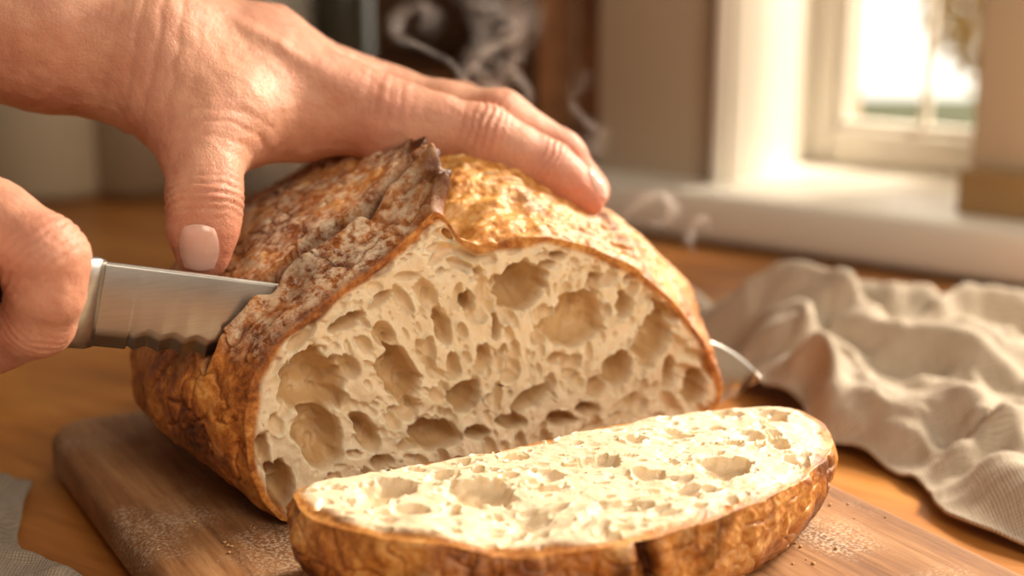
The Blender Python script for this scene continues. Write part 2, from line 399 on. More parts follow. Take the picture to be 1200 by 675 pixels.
for f in (.8,.5,.2,.02):
    side.append(np.stack([sc[0]+Rs*prof[-1]*f*np.cos(ph2),sc[1]+Rs*prof[-1]*f*np.sin(ph2),np.full(N2,BZ+.0006)],-1))
V2=np.concatenate(side); 
hh=np.clip((ZT-V2[:,2])/(ZT-BZ),0,1)
bz=fbm(np.stack([V2[:,0],V2[:,1],0*V2[:,0]],-1),.03,2,77)*.0025
dr=V2-np.array([sc[0],sc[1],0]); dr[:,2]=0; dr/=np.linalg.norm(dr,axis=1)[:,None]+1e-9
dn=(fbm(V2,.014,2,80)*.002+fbm(V2,.004,3,81)*.0013-.0012*ss(.15,0,np.abs(vnoise(V2,.006,82))))*ss(.0,.12,hh)*ss(1,.97,hh)
cx=on_z(748,640,ZT-.01)
crack=np.exp(-(((V2[:,0]-cx[0]+.15*(V2[:,2]-ZT)+.0015*vnoise(V2,.004,88)))/.0024)**2)*(V2[:,1]<cx[1]+.02)
dn=dn-.004*crack+.003*np.exp(-(((V2[:,0]-cx[0]+.005))/.004)**2)*(V2[:,1]<cx[1]+.02)*ss(0,.2,hh)
V2=V2+dr*dn[:,None]; V2[:,2]+=bz*(1-hh)
nz2=fbm(V2,.012,3,83)
burn2=np.clip(.55*ss(.08,.5,nz2)+.9*crack*ss(.02,.15,hh)+.5*np.exp(-(((V2[:,0]-cx[0]+.004))/.005)**2)*(V2[:,1]<cx[1]+.02)+.3*ss(.6,1,hh)+.03,0,1)
gold2=np.clip(ss(-.005,.01,V2[:,0]-cx[0]-.003)*ss(.055,.03,V2[:,0]-cx[0])*(V2[:,1]<cx[1]+.03)*.6+.2*ss(.35,.0,hh),0,1)
fl2=np.clip(.2*ss(.0,.6,vnoise(V2,.01,85))*(V2[:,0]<cx[0]-.01),0,1)
z1_=np.zeros(len(V1)); z2_=np.zeros(len(V2))
att=dict(crumb=np.r_[cf,z2_],flour=np.r_[z1_,fl2],burnt=np.r_[z1_+.08,burn2],gold=np.r_[z1_+.3,gold2],gel_shade=np.r_[.6*ss(.0012,.005,D2),z2_])
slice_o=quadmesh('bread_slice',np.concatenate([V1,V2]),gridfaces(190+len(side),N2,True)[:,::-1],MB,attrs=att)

# crumbs
cv=[];cfc=[]
ico=[(0,0,1),(.9,0,.45),(.28,.85,.45),(-.72,.53,.45),(-.72,-.53,.45),(.28,-.85,.45),(.72,.53,-.45),(-.28,.85,-.45),(-.9,0,-.45),(-.28,-.85,-.45),(.72,-.53,-.45),(0,0,-1)]
icf=[(0,1,2),(0,2,3),(0,3,4),(0,4,5),(0,5,1),(1,6,2),(2,7,3),(3,8,4),(4,9,5),(5,10,1),(2,6,7),(3,7,8),(4,8,9),(5,9,10),(1,10,6),(11,7,6),(11,8,7),(11,9,8),(11,10,9),(11,6,10)]
spots=[(1000,575,30,12,12),(1020,600,40,20,6),(270,640,60,25,14),(935,650,40,20,6)]
for (u,v,du,dv,n) in spots:
    for i in range(n):
        p=on_z(u+random.gauss(0,du*.6),v+random.gauss(0,dv*.6),BZ); r=random.uniform(.0003,.0007)
        rel_=p[:2]-np.array([-.18,.516]); pc=rel_@np.array([.866,.5])
        if not .004<pc<.216: continue
        base=len(cv)
        for q in ico: cv.append((p[0]+q[0]*r*random.uniform(.6,1.4),p[1]+q[1]*r*random.uniform(.6,1.4),BZ+r*.6+q[2]*r*.6))
        cfc+= [tuple(base+k for k in f) for f in icf]
quadmesh('bread_crumbs',cv,cfc,simple('crumb_bits',(.62,.36,.15),.8,.4,800))

# ================================================================== BOARD
def rrect(wd,ln,rad,n=10):
    pts=[]
    for (cx_,cy_,a0) in ((wd-rad,ln-rad,0),(rad,ln-rad,90),(rad,rad,180),(wd-rad,rad,270)):
        for i in range(n+1):
            a=math.radians(a0+90*i/n); pts.append((cx_+rad*math.cos(a),cy_+rad*math.sin(a)))
    return np.array(pts)
def slab(name,wd,ln,th,rad,mat,bev=.004):
    base=rrect(wd,ln,rad); rings=[]
    def off(d,z):
        r=rrect(wd-2*d,ln-2*d,max(rad-d,.001))+d; rings.append(np.c_[r,np.full(len(r),z)])
    off(min(wd,ln)/2-.002,0); off(bev+.01,0); off(bev,0)
    for i in range(1,6):
        a=math.pi/2*i/5; off(bev*(1-math.sin(a)),bev*(1-math.cos(a)))
    for i in range(0,6):
        a=math.pi/2*i/5; off(bev*(1-math.cos(a)),th-bev+bev*math.sin(a))
    off(bev+.01,th); off(min(wd,ln)/2-.002,th)
    V=np.concatenate(rings); o=quadmesh(name,V,gridfaces(len(rings),len(base),True),mat); return o
board=slab('cutting_board',.222,.46,BZ-.0005,.016,MBD,.005)
B0=np.array([-.18,.516]); dl=np.array([.5,-.866]); far=B0+dl*.46
board.location=(far[0],far[1],.0005); board.rotation_euler=(0,0,math.radians(30))

# ================================================================== KNIFE
knife=empty('bread_knife')
WK=.0195
tilt=math.radians(-13.5)
def KP(l,h,t):
    ct,st=math.cos(tilt),math.sin(tilt)
    s=l*ct-h*st; z=.061+l*st+h*ct
    return P0+E1*s+BK*(WK+t)+UP*z
Lb0,Lb1=-.056,.200
ls=np.linspace(Lb0,Lb1,620); verts=[]
for l in ls:
    f=(l-Lb0)/(Lb1-Lb0)
    top=.0135-.012*max(0,(f-.86)/.14)**2; bot=-.0127
    if f>.9: bot+= .013*((f-.9)/.1)**2.2*.9
    scal=abs(math.sin((l-Lb0)*math.pi/.0075))
    if f>.05: bot+= .0015*(1-(1-scal)**.8)
    for (h,t) in ((bot,0),(bot+.006,.0009),(top-.001,.0012),(top,.0008),(top,-.0008),(top-.001,-.0012),(bot+.006,-.0009)):
        verts.append(KP(l,max(min(h,top),bot),t))
bl=quadmesh('blade',verts,gridfaces(len(ls),7,True),MST,knife,smooth=False)
def ksec(name,secs,mat,n=24,e=3.):
    V=[]
    for (l,hc,hh_,th_) in secs:
        for a in np.linspace(0,2*math.pi,n,endpoint=False):
            c,s=math.cos(a),math.sin(a); k_=(abs(c)**e+abs(s)**e)**(-1/e)
            V.append(KP(l,hc+hh_*k_*s,th_*k_*c))
    return quadmesh(name,V,gridfaces(len(secs),n,True),mat,knife)
ksec('bolster',[(-.0535,0,.0005,.0005),(-.0536,.0005,.0135,.0016),(-.056,.0005,.0142,.0045),(-.060,.0005,.0142,.0062),(-.066,.0005,.0140,.0075),(-.070,.0005,.0138,.0080),(-.0705,.0005,.001,.001)],MST)
ksec('handle',[(-.0702,0,.0005,.0005),(-.0703,0,.0128,.0085),(-.085,0,.0125,.0095),(-.11,-.001,.0135,.0105),(-.14,-.001,.0125,.010),(-.17,-.002,.0145,.0105),(-.180,-.003,.013,.009),(-.183,-.003,.002,.002)],MK,32,2.6)

# ================================================================== HANDS (SDF)
def caps(P,ch,k):
    d=None
    for (a,ra),(b_,rb) in zip(ch[:-1],ch[1:]):
        a=np.asarray(a); ab=np.asarray(b_)-a; t=np.clip(((P-a)@ab)/(ab@ab),0,1)
        x=np.linalg.norm(P-(a+t[:,None]*ab),axis=1)-(ra+(rb-ra)*t)
        d=x if d is None else smin(d,x,k)
    return d
def smin(a,b,k):
    h=np.maximum(k-np.abs(a-b),0)/k; return np.minimum(a,b)-h*h*k*.25
class Hand:
    def __init__(s,palm,fingers,kp=.014,kf=.004,kj=.010): s.p=palm; s.f=fingers; s.kp=kp; s.kf=kf; s.kj=kj
    def __call__(s,P):
        d=None
        for ch in s.p:
            x=caps(P,ch,s.kp); d=x if d is None else smin(d,x,s.kp)
        out=None
        for ch in s.f:
            x=smin(d,caps(P,ch,s.kf),s.kj); out=x if out is None else smin(out,x,.0012)
        return out
def surface_nets(f,lo,hi,h):
    ax=[np.arange(lo[i],hi[i],h) for i in range(3)]; n=[len(a) for a in ax]
    Dg=np.empty(n,dtype=np.float32)
    yy,zz=np.meshgrid(ax[1],ax[2],indexing='ij'); yz=np.c_[yy.ravel(),zz.ravel()]
    for i in range(0,n[0]):
        P=np.c_[np.full(len(yz),ax[0][i]),yz]; Dg[i]=f(P).reshape(n[1],n[2])
    Sg=Dg<0
    c=[(i,j,k) for i in(0,1) for j in(0,1) for k in(0,1)]
    cnt=sum(Sg[i:n[0]-1+i,j:n[1]-1+j,k:n[2]-1+k].astype(np.int8) for i,j,k in c)
    act=(cnt>0)&(cnt<8); idx=np.argwhere(act); ids=np.full(act.shape,-1,dtype=np.int64); ids[act]=np.arange(len(idx))
    acc=np.zeros((len(idx),3)); num=np.zeros(len(idx))
    for a in c:
        for axn in range(3):
            if a[axn]==1: continue
            b_=list(a); b_[axn]=1; b_=tuple(b_)
            A=Dg[tuple((idx+a).T)]; B=Dg[tuple((idx+b_).T)]; m=(A<0)!=(B<0)
            t=np.where(m,A/(A-B+1e-20),0); pos=np.array(a,float)[None,:].repeat(len(idx),0); pos[:,axn]+=t
            acc[m]+=pos[m]; num[m]+=1
    V=(idx+acc/num[:,None])*h+np.array([a[0] for a in ax])
    Fs=[]
    for axn in range(3):
        o1,o2=(axn+1)%3,(axn+2)%3
        sl0=[slice(None)]*3; sl1=[slice(None)]*3; sl0[axn]=slice(0,-1); sl1[axn]=slice(1,None)
        cr=Sg[tuple(sl0)]!=Sg[tuple(sl1)]; e=np.argwhere(cr); e=e[(e[:,o1]>0)&(e[:,o2]>0)&(e[:,o1]<n[o1]-1)&(e[:,o2]<n[o2]-1)]
        u1=np.zeros(3,int);u1[o1]=1;u2=np.zeros(3,int);u2[o2]=1
        q=np.stack([ids[tuple((e-u1-u2).T)],ids[tuple((e-u2).T)],ids[tuple(e.T)],ids[tuple((e-u1).T)]],-1)
        fl=~Sg[tuple(e.T)]; q[fl]=q[fl][:,::-1]; Fs.append(q)
    return V,np.concatenate(Fs)
def grad(f,P,e=.0004):
    g=np.stack([f(P+np.eye(3)[i]*e)-f(P-np.eye(3)[i]*e) for i in range(3)],-1)/(2*e)
    return g/(np.linalg.norm(g,axis=1)[:,None]+1e-9)
def make_hand(name,f,lo,hi,h,creases,tendons,reds):
    V,Fq=surface_nets(f,np.array(lo),np.array(hi),h)
    for _ in range(3): V=V-grad(f,V)*f(V)[:,None]*.9
    o=quadmesh(name,V,Fq,MS); 
    m=o.modifiers.new('s','SUBSURF'); m.levels=1; m.render_levels=1
    dg=bpy.context.evaluated_depsgraph_get(); me=bpy.data.meshes.new_from_object(o.evaluated_get(dg)); o.modifiers.clear()
    o.data=me; me.name=name
    n=len(me.vertices); co=np.empty(n*3,dtype=np.float32); me.vertices.foreach_get('co',co); P=co.reshape(-1,3).astype(float)
    N=grad(f,P); P=P-N*f(P)[:,None]
    d=fbm(P,.012,3,101)*.0007+fbm(P,.004,2,102)*.0002
    for (c,axd,sig,amp,per,rad,nd) in creases:
        c=np.asarray(c); axd=np.asarray(axd)/np.linalg.norm(axd); r=P-c; x=r@axd+.0009*vnoise(P,.005,110); dist=np.linalg.norm(r,axis=1)
        side_=1. if nd is None else ss(-.1,.5,N@(np.asarray(nd)/np.linalg.norm(nd)))
        d-=amp*np.exp(-x*x/(2*sig*sig))*(.5+.5*np.cos(2*np.pi*x/per))**3*ss(rad*1.5,rad*1.0,dist)*side_
    for (a,b_,r,amp) in tendons:
        a=np.asarray(a);ab=np.asarray(b_)-a; t=np.clip(((P-a)@ab)/(ab@ab),0,1); q=P-(a+t[:,None]*ab); 
        q=q-N*(np.sum(q*N,1))[:,None]; dist=np.linalg.norm(q,axis=1); d+=amp*np.exp(-(dist/r)**2)*np.sin(np.pi*np.clip(t,.02,.98))*ss(.0,.5,N[:,2])
    P=P+N*d[:,None]
    me.vertices.foreach_set('co',P.astype(np.float32).ravel())
    red=np.zeros(n)
    for (c,r,a) in reds: red=np.maximum(red,a*np.exp(-(np.linalg.norm(P-np.asarray(c),axis=1)/r)**2))
    at=me.attributes.new('red','FLOAT','POINT'); at.data.foreach_set('value',red.astype(np.float32))
    me.polygons.foreach_set('use_smooth',np.ones(len(me.polygons),dtype=bool)); me.update()
    return o
def nail(name,f,c,along,out,wd,ln,parent):
    c=np.asarray(c); al=np.asarray(along,float); al/=np.linalg.norm(al); ou=np.asarray(out,float); ou-=al*(ou@al); ou/=np.linalg.norm(ou); sd=np.cross(al,ou)
    n=17; U,Vv=np.meshgrid(np.linspace(-1,1,n),np.linspace(-1,1,n),indexing='ij')
    uu=U*np.sqrt(1-.42*Vv**2); vv=Vv*np.sqrt(1-.30*U**2)
    P=c+ou*.02+(uu*wd/2)[...,None]*sd+(vv*ln/2)[...,None]*al; P=P.reshape(-1,3)
    for _ in range(40): P=P-ou*np.clip(f(P)-.0,-.002,.002)[:,None]*.8
    hgt=.0008*(1-np.maximum(np.abs(U),np.abs(Vv))**4).ravel()+.0003
    P=P+ou*hgt[:,None]+al*(.0006*(vv.ravel()>.8))[:,None]
    return quadmesh(name,P,gridfaces(n,n,False),MN,parent)
Wp=on_y
# --- steadying hand
w0=Wp(175,62,.490)
iP=contact(566,160,.0112,.50); iD=contact(640,196,.0092,.50); iT=contact(685,230,.0078,.50)
ym=iP[1]
iM,mM,rM,pM=Wp(455,142,max(ym-.030,.5)),Wp(452,124,.538),Wp(440,118,.561),Wp(415,124,.583)
palm=[[(Wp(-420,-95,.47),.040),(Wp(-150,-28,.480),.034),(Wp(60,30,.487),.0265),(w0,.0225)],
      [(w0,.0225),(Wp(300,92,.503),.020),(iM,.0135)],[(w0,.021),(Wp(310,82,.52),.0175),(mM,.0135)],[(Wp(185,60,.505),.020),(rM,.0130)],[(Wp(190,65,.515),.018),(pM,.0120)],
      [(Wp(205,95,.485),.019),(Wp(262,135,.478),.0165),(Wp(345,146,.495),.012)]]
thT=Wp(237,296,.446)
thM,thI=Wp(236,172,.463),Wp(240,238,.449)
thumb=[(Wp(208,112,.478),.017),(thM,.0138),(Wp(240,205,.455),.0114),(thI,.0116),(Wp(239,268,.4465),.0106),(thT,.0088)]
index=[(iM,.0125),((iM+iP)/2+np.array([0,0,.001]),.0110),(iP,.0112),((iP+iD)/2,.0098),(iD,.0096),((iD+iT)/2,.0086),(iT,.0077)]
mP=Wp(585,140,iP[1]+.024); mD=Wp(655,182,iD[1]+.022)
mid=[(mM,.0125),((mM+mP)/2,.0112),(mP,.0110),(mD,.0092),(Wp(690,224,iT[1]+.024),.0076)]
ring=[(rM,.012),(Wp(540,128,.600),.0105),(Wp(612,170,.632),.0088),(Wp(635,215,.645),.0072)]
pink=[(pM,.0105),(Wp(490,140,.622),.009),(Wp(540,175,.648),.0078),(Wp(560,215,.658),.0065)]
HL=Hand(palm,[thumb,index,mid,ring,pink],.012,.004,.010)
creases=[(thI,thT-thM,.0045,.0009,.0028,.016,None),(iP,iD-iM,.0042,.0008,.0028,.015,(0,-.4,1)),(iD,iT-iP,.003,.0007,.0024,.012,(0,-.4,1)),(thM,thI-thM,.006,.0003,.0045,.02,None),(w0,Wp(300,92,.5)-w0,.009,.0004,.0065,.03,None),(iM,iP-iM,.006,.0003,.004,.018,(0,0,1))]
tend=[(Wp(215,40,.49),iM,.0035,.0022),(Wp(215,40,.5),mM,.0035,.0022),(Wp(215,40,.51),rM,.003,.0018)]
reds=[(thT,.014,.9),(thI,.010,.6),(iT,.018,1.),(iD,.012,.7),(iP,.013,.6),(iM,.015,.4),(thM,.016,.35)]
h1=make_hand('human_hand',HL,(-.52,.415,.055),(.085,.70,.34),.00165,creases,tend,reds)
nail('thumbnail',HL,thT+(thI-thT)/np.linalg.norm(thI-thT)*.0022,thT-thI,np.array([.10,-1,.15]),.0125,.0142,h1)
nail('index_nail',HL,iT+(iT-iD)*.02,iT-iD,np.array([.35,-.1,.9]),.0105,.011,h1)
# --- knife hand
a0=[Wp(-75,228,.405),Wp(54,302,.390),Wp(44,376,.394),Wp(-14,407,.404)]
fidx=[(a0[0],.0125),(Wp(-5,262,.396),.0116),(a0[1],.0118),(Wp(54,340,.390),.0106),(a0[2],.0104),(a0[3],.0088)]
fmid=[(Wp(-160,232,.402),.0125),(Wp(-85,318,.372),.0115),(Wp(-80,392,.382),.010),(Wp(-105,398,.408),.0085)]
frng=[(Wp(-240,240,.392),.012),(Wp(-170,325,.360),.011),(Wp(-165,395,.370),.0098),(Wp(-190,395,.396),.0082)]
fpin=[(Wp(-310,255,.380),.011),(Wp(-250,330,.350),.0098),(Wp(-245,385,.358),.0088),(Wp(-265,385,.380),.0074)]
tq=[(Wp(-270,285,.425),.016),(Wp(-150,268,.440),.0125),(Wp(-60,285,.437),.0108),(Wp(15,318,.430),.0085)]
wr=Wp(-420,330,.375)
palm2=[[(Wp(-900,560,.32),.038),(Wp(-640,430,.345),.030),(wr,.0235)],[(wr,.022),(a0[0],.014)],[(wr,.022),(Wp(-160,232,.402),.0145)],[(wr,.021),(Wp(-240,240,.392),.014)],[(wr,.020),(Wp(-310,255,.380),.013)],[(wr,.020),(Wp(-270,285,.425),.015)],
 [(Wp(-330,300,.41),.014),(Wp(-140,265,.425),.010)]]
HR=Hand(palm2,[fidx,fmid,frng,fpin,tq],.012,.0035,.009)
cre2=[(a0[1],a0[2]-a0[0],.005,.0007,.0028,.017,None),(a0[2],a0[3]-a0[1],.0035,.0005,.0024,.013,None)]
h2=make_hand('human_hand',HR,(-.43,.27,.0),(-.10,.47,.20),.0018,cre2,[],[(a0[1],.016,.8),(a0[2],.012,.6),(a0[3],.013,.9)])

# ================================================================== CLOTH
def cloth(name,quad,n,seed,mat,dirs,mask,fine=.0016):
    q=[np.array(c,float) for c in quad]
    a=np.linspace(0,1,n); Uq,Vq=np.meshgrid(a,a,indexing='ij'); U=Uq.ravel()[:,None]; Vv=Vq.ravel()[:,None]
    P=(q[0]*(1-U)*(1-Vv)+q[1]*U*(1-Vv)+q[2]*U*Vv+q[3]*(1-U)*Vv)
    P3=np.c_[P,np.zeros(len(P))]
    z=np.zeros(len(P))
    for i,(dx,dy,per,am,wp,pw) in enumerate(dirs):
        x=(P3[:,0]*dx+P3[:,1]*dy)/per+wp*fbm(P3,per*1.8,2,seed+i*7)
        r=(.5+.5*np.cos(2*np.pi*x))**pw
        z+=am*r*(.35+.65*ss(-.4,.5,vnoise(P3,.07,seed+50+i)))
    wr_=1-np.abs(fbm(P3,.035,3,seed+9)); z+=.016*np.clip(wr_-.55,0,1)**1.3+.003
    z+=fine*fbm(P3,.010,2,seed+12)
    e=np.minimum.reduce([Uq,Vq,1-Uq,1-Vq]).ravel()
    z=z*(.25+.75*ss(0,.06,e))*mask(P3)
    off=np.c_[fbm(P3,.05,2,seed+20)*.014,fbm(P3,.05,2,seed+21)*.014]
    V=np.c_[P+off,np.maximum(z,0)+.0015]
    o=quadmesh(name,V,gridfaces(n,n,False),mat)
    m=o.modifiers.new('t','SOLIDIFY'); m.thickness=.0012; m.offset=1
    return o
cloth('linen_cloth',[(.062,.735),(.44,.68),(.50,.30),(.212,.30)],400,5,ML,
      [(.55,.83,.070,.018,.6,2.0),(.9,-.3,.085,.013,.7,1.9),(.2,1,.036,.009,.9,1.8),(.8,.6,.028,.007,.9,1.8)],lambda P:(.65+.35*ss(.45,.60,P[:,1]))*(.25+.75*ss(.004,.03,((P[:,0]-.11)*.866+(P[:,1]-.458)*.5))),.002)
cloth('linen_cloth',[(-.36,.49),(-.175,.485),(-.060,.28),(-.36,.28)],220,25,linen('linen_dark',(.24,.185,.13),(.43,.355,.265)),  # second cloth, in a darker tone of the same linen
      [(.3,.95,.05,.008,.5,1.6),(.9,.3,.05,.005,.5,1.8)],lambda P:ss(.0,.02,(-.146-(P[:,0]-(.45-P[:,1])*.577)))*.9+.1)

# ================================================================== ROOM / TABLE
AW=math.atan2(-.6,.8)
def WF(X,Y,Z): return (X*.8+(Y+.814)*.6, -X*.6+(Y+.814)*.8, Z)
def wallX(u,v,Y):
    d=ray(u,v); n=np.array([.6,.8,0]); t=(Y+.814)/(d@n); p=d*t
    return p[0]*.8-p[1]*.6
def wbox(name,x0,x1,y0,y1,z0,z1,mat,parent=None,bev=.002):
    return box(name,WF((x0+x1)/2,(y0+y1)/2,(z0+z1)/2),(x1-x0,y1-y0,z1-z0),mat,parent,AW,bev)
table=empty('dining_table')
tx0,tx1,ty0,ty1=-1.45,.95,-1.05,-.002
wbox('table_top',tx0,tx1,ty0,ty1,-.035,0,MT,table,.004)
for x in (tx0+.08,tx1-.08):
    for y in (ty0+.08,ty1-.08): wbox('leg',x-.03,x+.03,y-.03,y+.03,-.75,-.035,MT,table,.003)
wbox('apron_front',tx0+.1,tx1-.1,ty0+.07,ty0+.09,-.12,-.035,MT,table)
wbox('apron_back',tx0+.1,tx1-.1,ty1-.09,ty1-.07,-.12,-.035,MT,table)
MF=wood('floorboards',[(.10,.05,.025),(.18,.09,.045),(.25,.14,.07)],(1,8,1),2,.5)
box('floor',(-.4,.9,-.76),(5.4,6,.02),MF,bev=0)
YW=.045; H=1.35; SZ=.034
xa=wallX(700,120,YW); xb=wallX(856,120,YW); xc=wallX(1142,120,YW); xd=xc+.085; xe=.75
wall=empty('wall_window')
wbox('wall_pier',xa,xb,YW,YW+.22,-.75,H+.4,MWALL,wall,.002)
wbox('wall_below',xb,xe,YW,YW+.22,-.75,0.0,MWALL,wall,0)
wbox('wall_above',xb,xe,YW,YW+.22,H,H+.4,MWALL,wall,0)
wbox('wall_end',xe,1.3,YW,YW+.22,-.75,H+.4,MWALL,wall,0)
wbox('wall_mullion',xc,xd,YW-.002,YW+.22,SZ,H,simple('cream_post',(.62,.50,.35),.7,.05,10),wall,.004)
wbox('reveal_lining',xb,xb+.003,YW-.001,YW+.134,SZ,H,MW,wall,.001)
sill=wbox('trim_sill',xa-.012,xe+.02,.0005,YW+.17,.0005,SZ,MW,None,.006)
wbox('trim_casing',wallX(834,120,YW-.012),xb,YW-.012,YW-.0005,SZ,H,MW,None,.003)
wbox('trim_plinth',xc-.002,xd+.01,YW-.014,YW-.0025,SZ,SZ+.028,simple('tan_wood',(.36,.22,.09),.6,.1,30),None,.002)
def window(name,x0,x1,yf,brail=.026,st=.018):
    w=empty(name)
    z0=SZ; 
    wbox('stile_a',x0,x0+st,yf,yf+.03,z0,H,MW,w,.004); wbox('stile_b',x1-st*.3,x1,yf,yf+.03,z0,H,MW,w,.004)
    wbox('rail_bottom',x0+st,x1-st*.3,yf,yf+.03,z0,z0+brail,MW,w,.004); wbox('rail_top',x0+st,x1-st*.3,yf,yf+.03,H-.03,H,MW,w,.004)
    wbox('glazing_bar',x0+st,x1-st*.3,yf+.004,yf+.024,.62,.64,MW,w,.003)
    wbox('inner_sash_a',x0+st,x0+st+.006,yf+.01,yf+.025,z0+brail,H-.03,MW,w,.002); wbox('inner_sash_b',x0+st,x1-st*.3,yf+.01,yf+.025,z0+brail,z0+brail+.006,MW,w,.002)
    if name=='window_1':
        xm=wallX(1090,80,yf+.014); wbox('centre_bar',xm-.0022,xm+.0022,yf+.006,yf+.018,z0+brail,H-.03,MW,w,.001)
    return w
window('window_1',xb,xc,YW+.120); window('window_2',xd,xe,YW+.120)
box('wall_back',(-1.3,2.9,.5),(3.4,.1,2.5),MDARK,bev=0)
cab=empty('kitchen_cabinet')
MC=simple('cabinet_paint',(.40,.28,.17),.6,.1,5)
box('carcass',(-.95,2.2,-.20),(1.3,.5,1.06),MC,cab)
box('counter',(-.95,2.18,.345),(1.34,.56,.03),wood('dark_counter',[(.06,.03,.015),(.12,.06,.03),(.2,.11,.06)]),cab)
for i in range(3):
    box('door',(-1.38+.43*i,1.94,-.2),(.40,.02,.98),MC,cab); box('knob',(-1.22+.43*i,1.92,.1),(.012,.03,.08),MK,cab)
tall=empty('wooden_dresser')
MD=wood('dresser_wood',[(.13,.055,.020),(.23,.10,.035),(.34,.16,.06)],(10,10,1),2)
box('side_panel',(.03,1.62,.1),(.05,.45,1.7),MD,tall); box('back_panel',(-.15,1.84,.1),(.40,.02,1.7),MD,tall)
for z in (-.3,.05,.45): box('shelf',(-.15,1.62,z),(.36,.42,.025),MD,tall)
box('side_panel_b',(-.34,1.62,.1),(.025,.45,1.7),MD,tall)
MSB=wood('chestnut_board',[(.14,.055,.02),(.27,.115,.042),(.38,.18,.07)],(8,8,1),4)
def lean(name,u,v,y,wd,h,mat,ang,thick=.016):
    p=on_y(u,v,y); o=slab(name,wd,h,thick,.02,mat,.004)
    o.rotation_euler=(math.radians(86),0,ang); o.location=(p[0]-wd/2,p[1],.002); return o
lean('serving_board',672,250,1.10,.058,.34,MSB,math.radians(-8))
lean('serving_board',632,250,1.15,.05,.30,wood('walnut_serving',[(.09,.04,.016),(.17,.08,.03),(.26,.13,.05)],(8,8,1),4),math.radians(-20))
def glass():
    m=M('jar_glass'); m.set(Base_Color=m.mix(m.noise(m.coord(),5,2),(.80,.78,.70),(.86,.84,.76)),Roughness=.15,Transmission_Weight=.8,IOR=1.3); return m.m
jp=on_z(320,222,0.)
jar=empty('storage_jar',(jp[0],jp[1],0))
lathe('jar_body',[(.0005,.001),(.032,.001),(.036,.006),(.037,.03),(.037,.15),(.033,.165),(.028,.172),(.028,.182),(.026,.182),(.026,.170),(.031,.160),(.0345,.148),(.0345,.03),(.033,.008),(.0005,.006)],glass(),(0,0,0),jar)
lathe('beans',[(.0005,.008),(.032,.009),(.0335,.02),(.0335,.135),(.025,.138),(.0005,.140)],simple('dried_beans',(.42,.26,.14),.7,.5,120,bump=.6),(0,0,0),jar)
lathe('lid',[(.0005,.200),(.029,.200),(.031,.196),(.031,.180),(.0285,.1785),(.0005,.1785)],simple('cork_lid',(.55,.42,.28),.8,.2,80),(0,0,0),jar)
bp=on_z(405,218,0.)
bt=empty('glass_bottle',(bp[0],bp[1],0))
lathe('body',[(.0005,.001),(.024,.001),(.026,.006),(.026,.15),(.021,.18),(.010,.20),(.010,.25),(.012,.252),(.012,.262),(.0005,.262)],simple('dark_glass',(.03,.025,.012),.25,.2,10),(0,0,0),bt)
for i,(u,v,r,h,c) in enumerate([(65,225,.055,.115,(.40,.33,.23)),(165,222,.05,.075,(.22,.15,.09))]):
    p=on_z(u,v,0.); e=empty('ceramic_canister',(p[0],p[1],0)); mt=simple('ceramic_%d'%i,c,.4,.08,15)
    lathe('body',[(.0005,.001),(r*.94,.001),(r,.01),(r,h),(r*.95,h+.004),(.0005,h+.004)],mt,(0,0,0),e)
    lathe('lid',[(.0005,h+.005),(r*.98,h+.005),(r*.98,h+.014),(r*.8,h+.02),(.012,h+.024),(.010,h+.03),(.014,h+.038),(.0005,h+.044)],mt,(0,0,0),e)
# tree outside
tv=[];tf=[]
tc=np.array(WF(wallX(1150,60,3.0),3.0,.05))
for i in range(2600):
    d=rng.normal(size=3); d/=np.linalg.norm(d); p=tc+np.array([.14,0,.10])+d*np.array([.34,.34,.42])*rng.random()**.4
    a=rng.normal(size=3);a/=np.linalg.norm(a); b_=np.cross(a,rng.normal(size=3)); b_/=np.linalg.norm(b_); r=.030
    base=len(tv); tv+= [p-a*r,p+b_*r*.5,p+a*r,p-b_*r*.5]; tf.append((base,base+1,base+2,base+3))
tree=empty('autumn_tree')
mm=M('yellow_leaves'); lc=mm.mix(mm.noise(mm.coord(),6,3),(.90,.68,.26),(.95,.86,.50)); mm.set(Base_Color=lc,Roughness=.6)
tlx=mm.n('ShaderNodeBsdfTranslucent'); mm.l(lc,tlx.inputs[0]); mxx=mm.n('ShaderNodeMixShader'); mxx.inputs[0].default_value=.7; mm.l(mm.b.outputs[0],mxx.inputs[1]); mm.l(tlx.outputs[0],mxx.inputs[2]); mm.l(mxx.outputs[0],mm.t.nodes['Material Output'].inputs[0])
quadmesh('foliage',tv,tf,mm.m,tree,smooth=False)
lathe('trunk',[(.05,-.79),(.035,-.2),(.025,.1),(.01,.3)],simple('bark',(.12,.08,.05),.9,.3,20,bump=.5),(tc[0]+.14,tc[1],0),tree,12)
box('ground',(3.5,5.0,-.80),(7,8,.02),simple('lawn',(.35,.36,.18),.9,.3,3),bev=0)

# ================================================================== STEAM
ms=M('steam_vapour'); t=ms.t
fa=ms.attr('alpha'); nn=ms.noise(ms.coord(),70,5,.65,1.2)
al=ms.math('MULTIPLY',fa,ms.ramp(nn,[(.35,.15),(.62,1.)]),True)
tr=ms.n('ShaderNodeBsdfTransparent'); tl=ms.n('ShaderNodeBsdfTranslucent'); df=ms.n('ShaderNodeBsdfDiffuse'); 
tl.inputs[0].default_value=(1,1,1,1); df.inputs[0].default_value=(1,1,1,1)
ad=ms.n('ShaderNodeAddShader'); ms.l(tl.outputs[0],ad.inputs[0]); ms.l(df.outputs[0],ad.inputs[1])
mx=ms.n('ShaderNodeMixShader'); ms.l(al,mx.inputs[0]); ms.l(tr.outputs[0],mx.inputs[1]); ms.l(ad.outputs[0],mx.inputs[2]); ms.l(mx.outputs[0],ms.t.nodes['Material Output'].inputs[0])
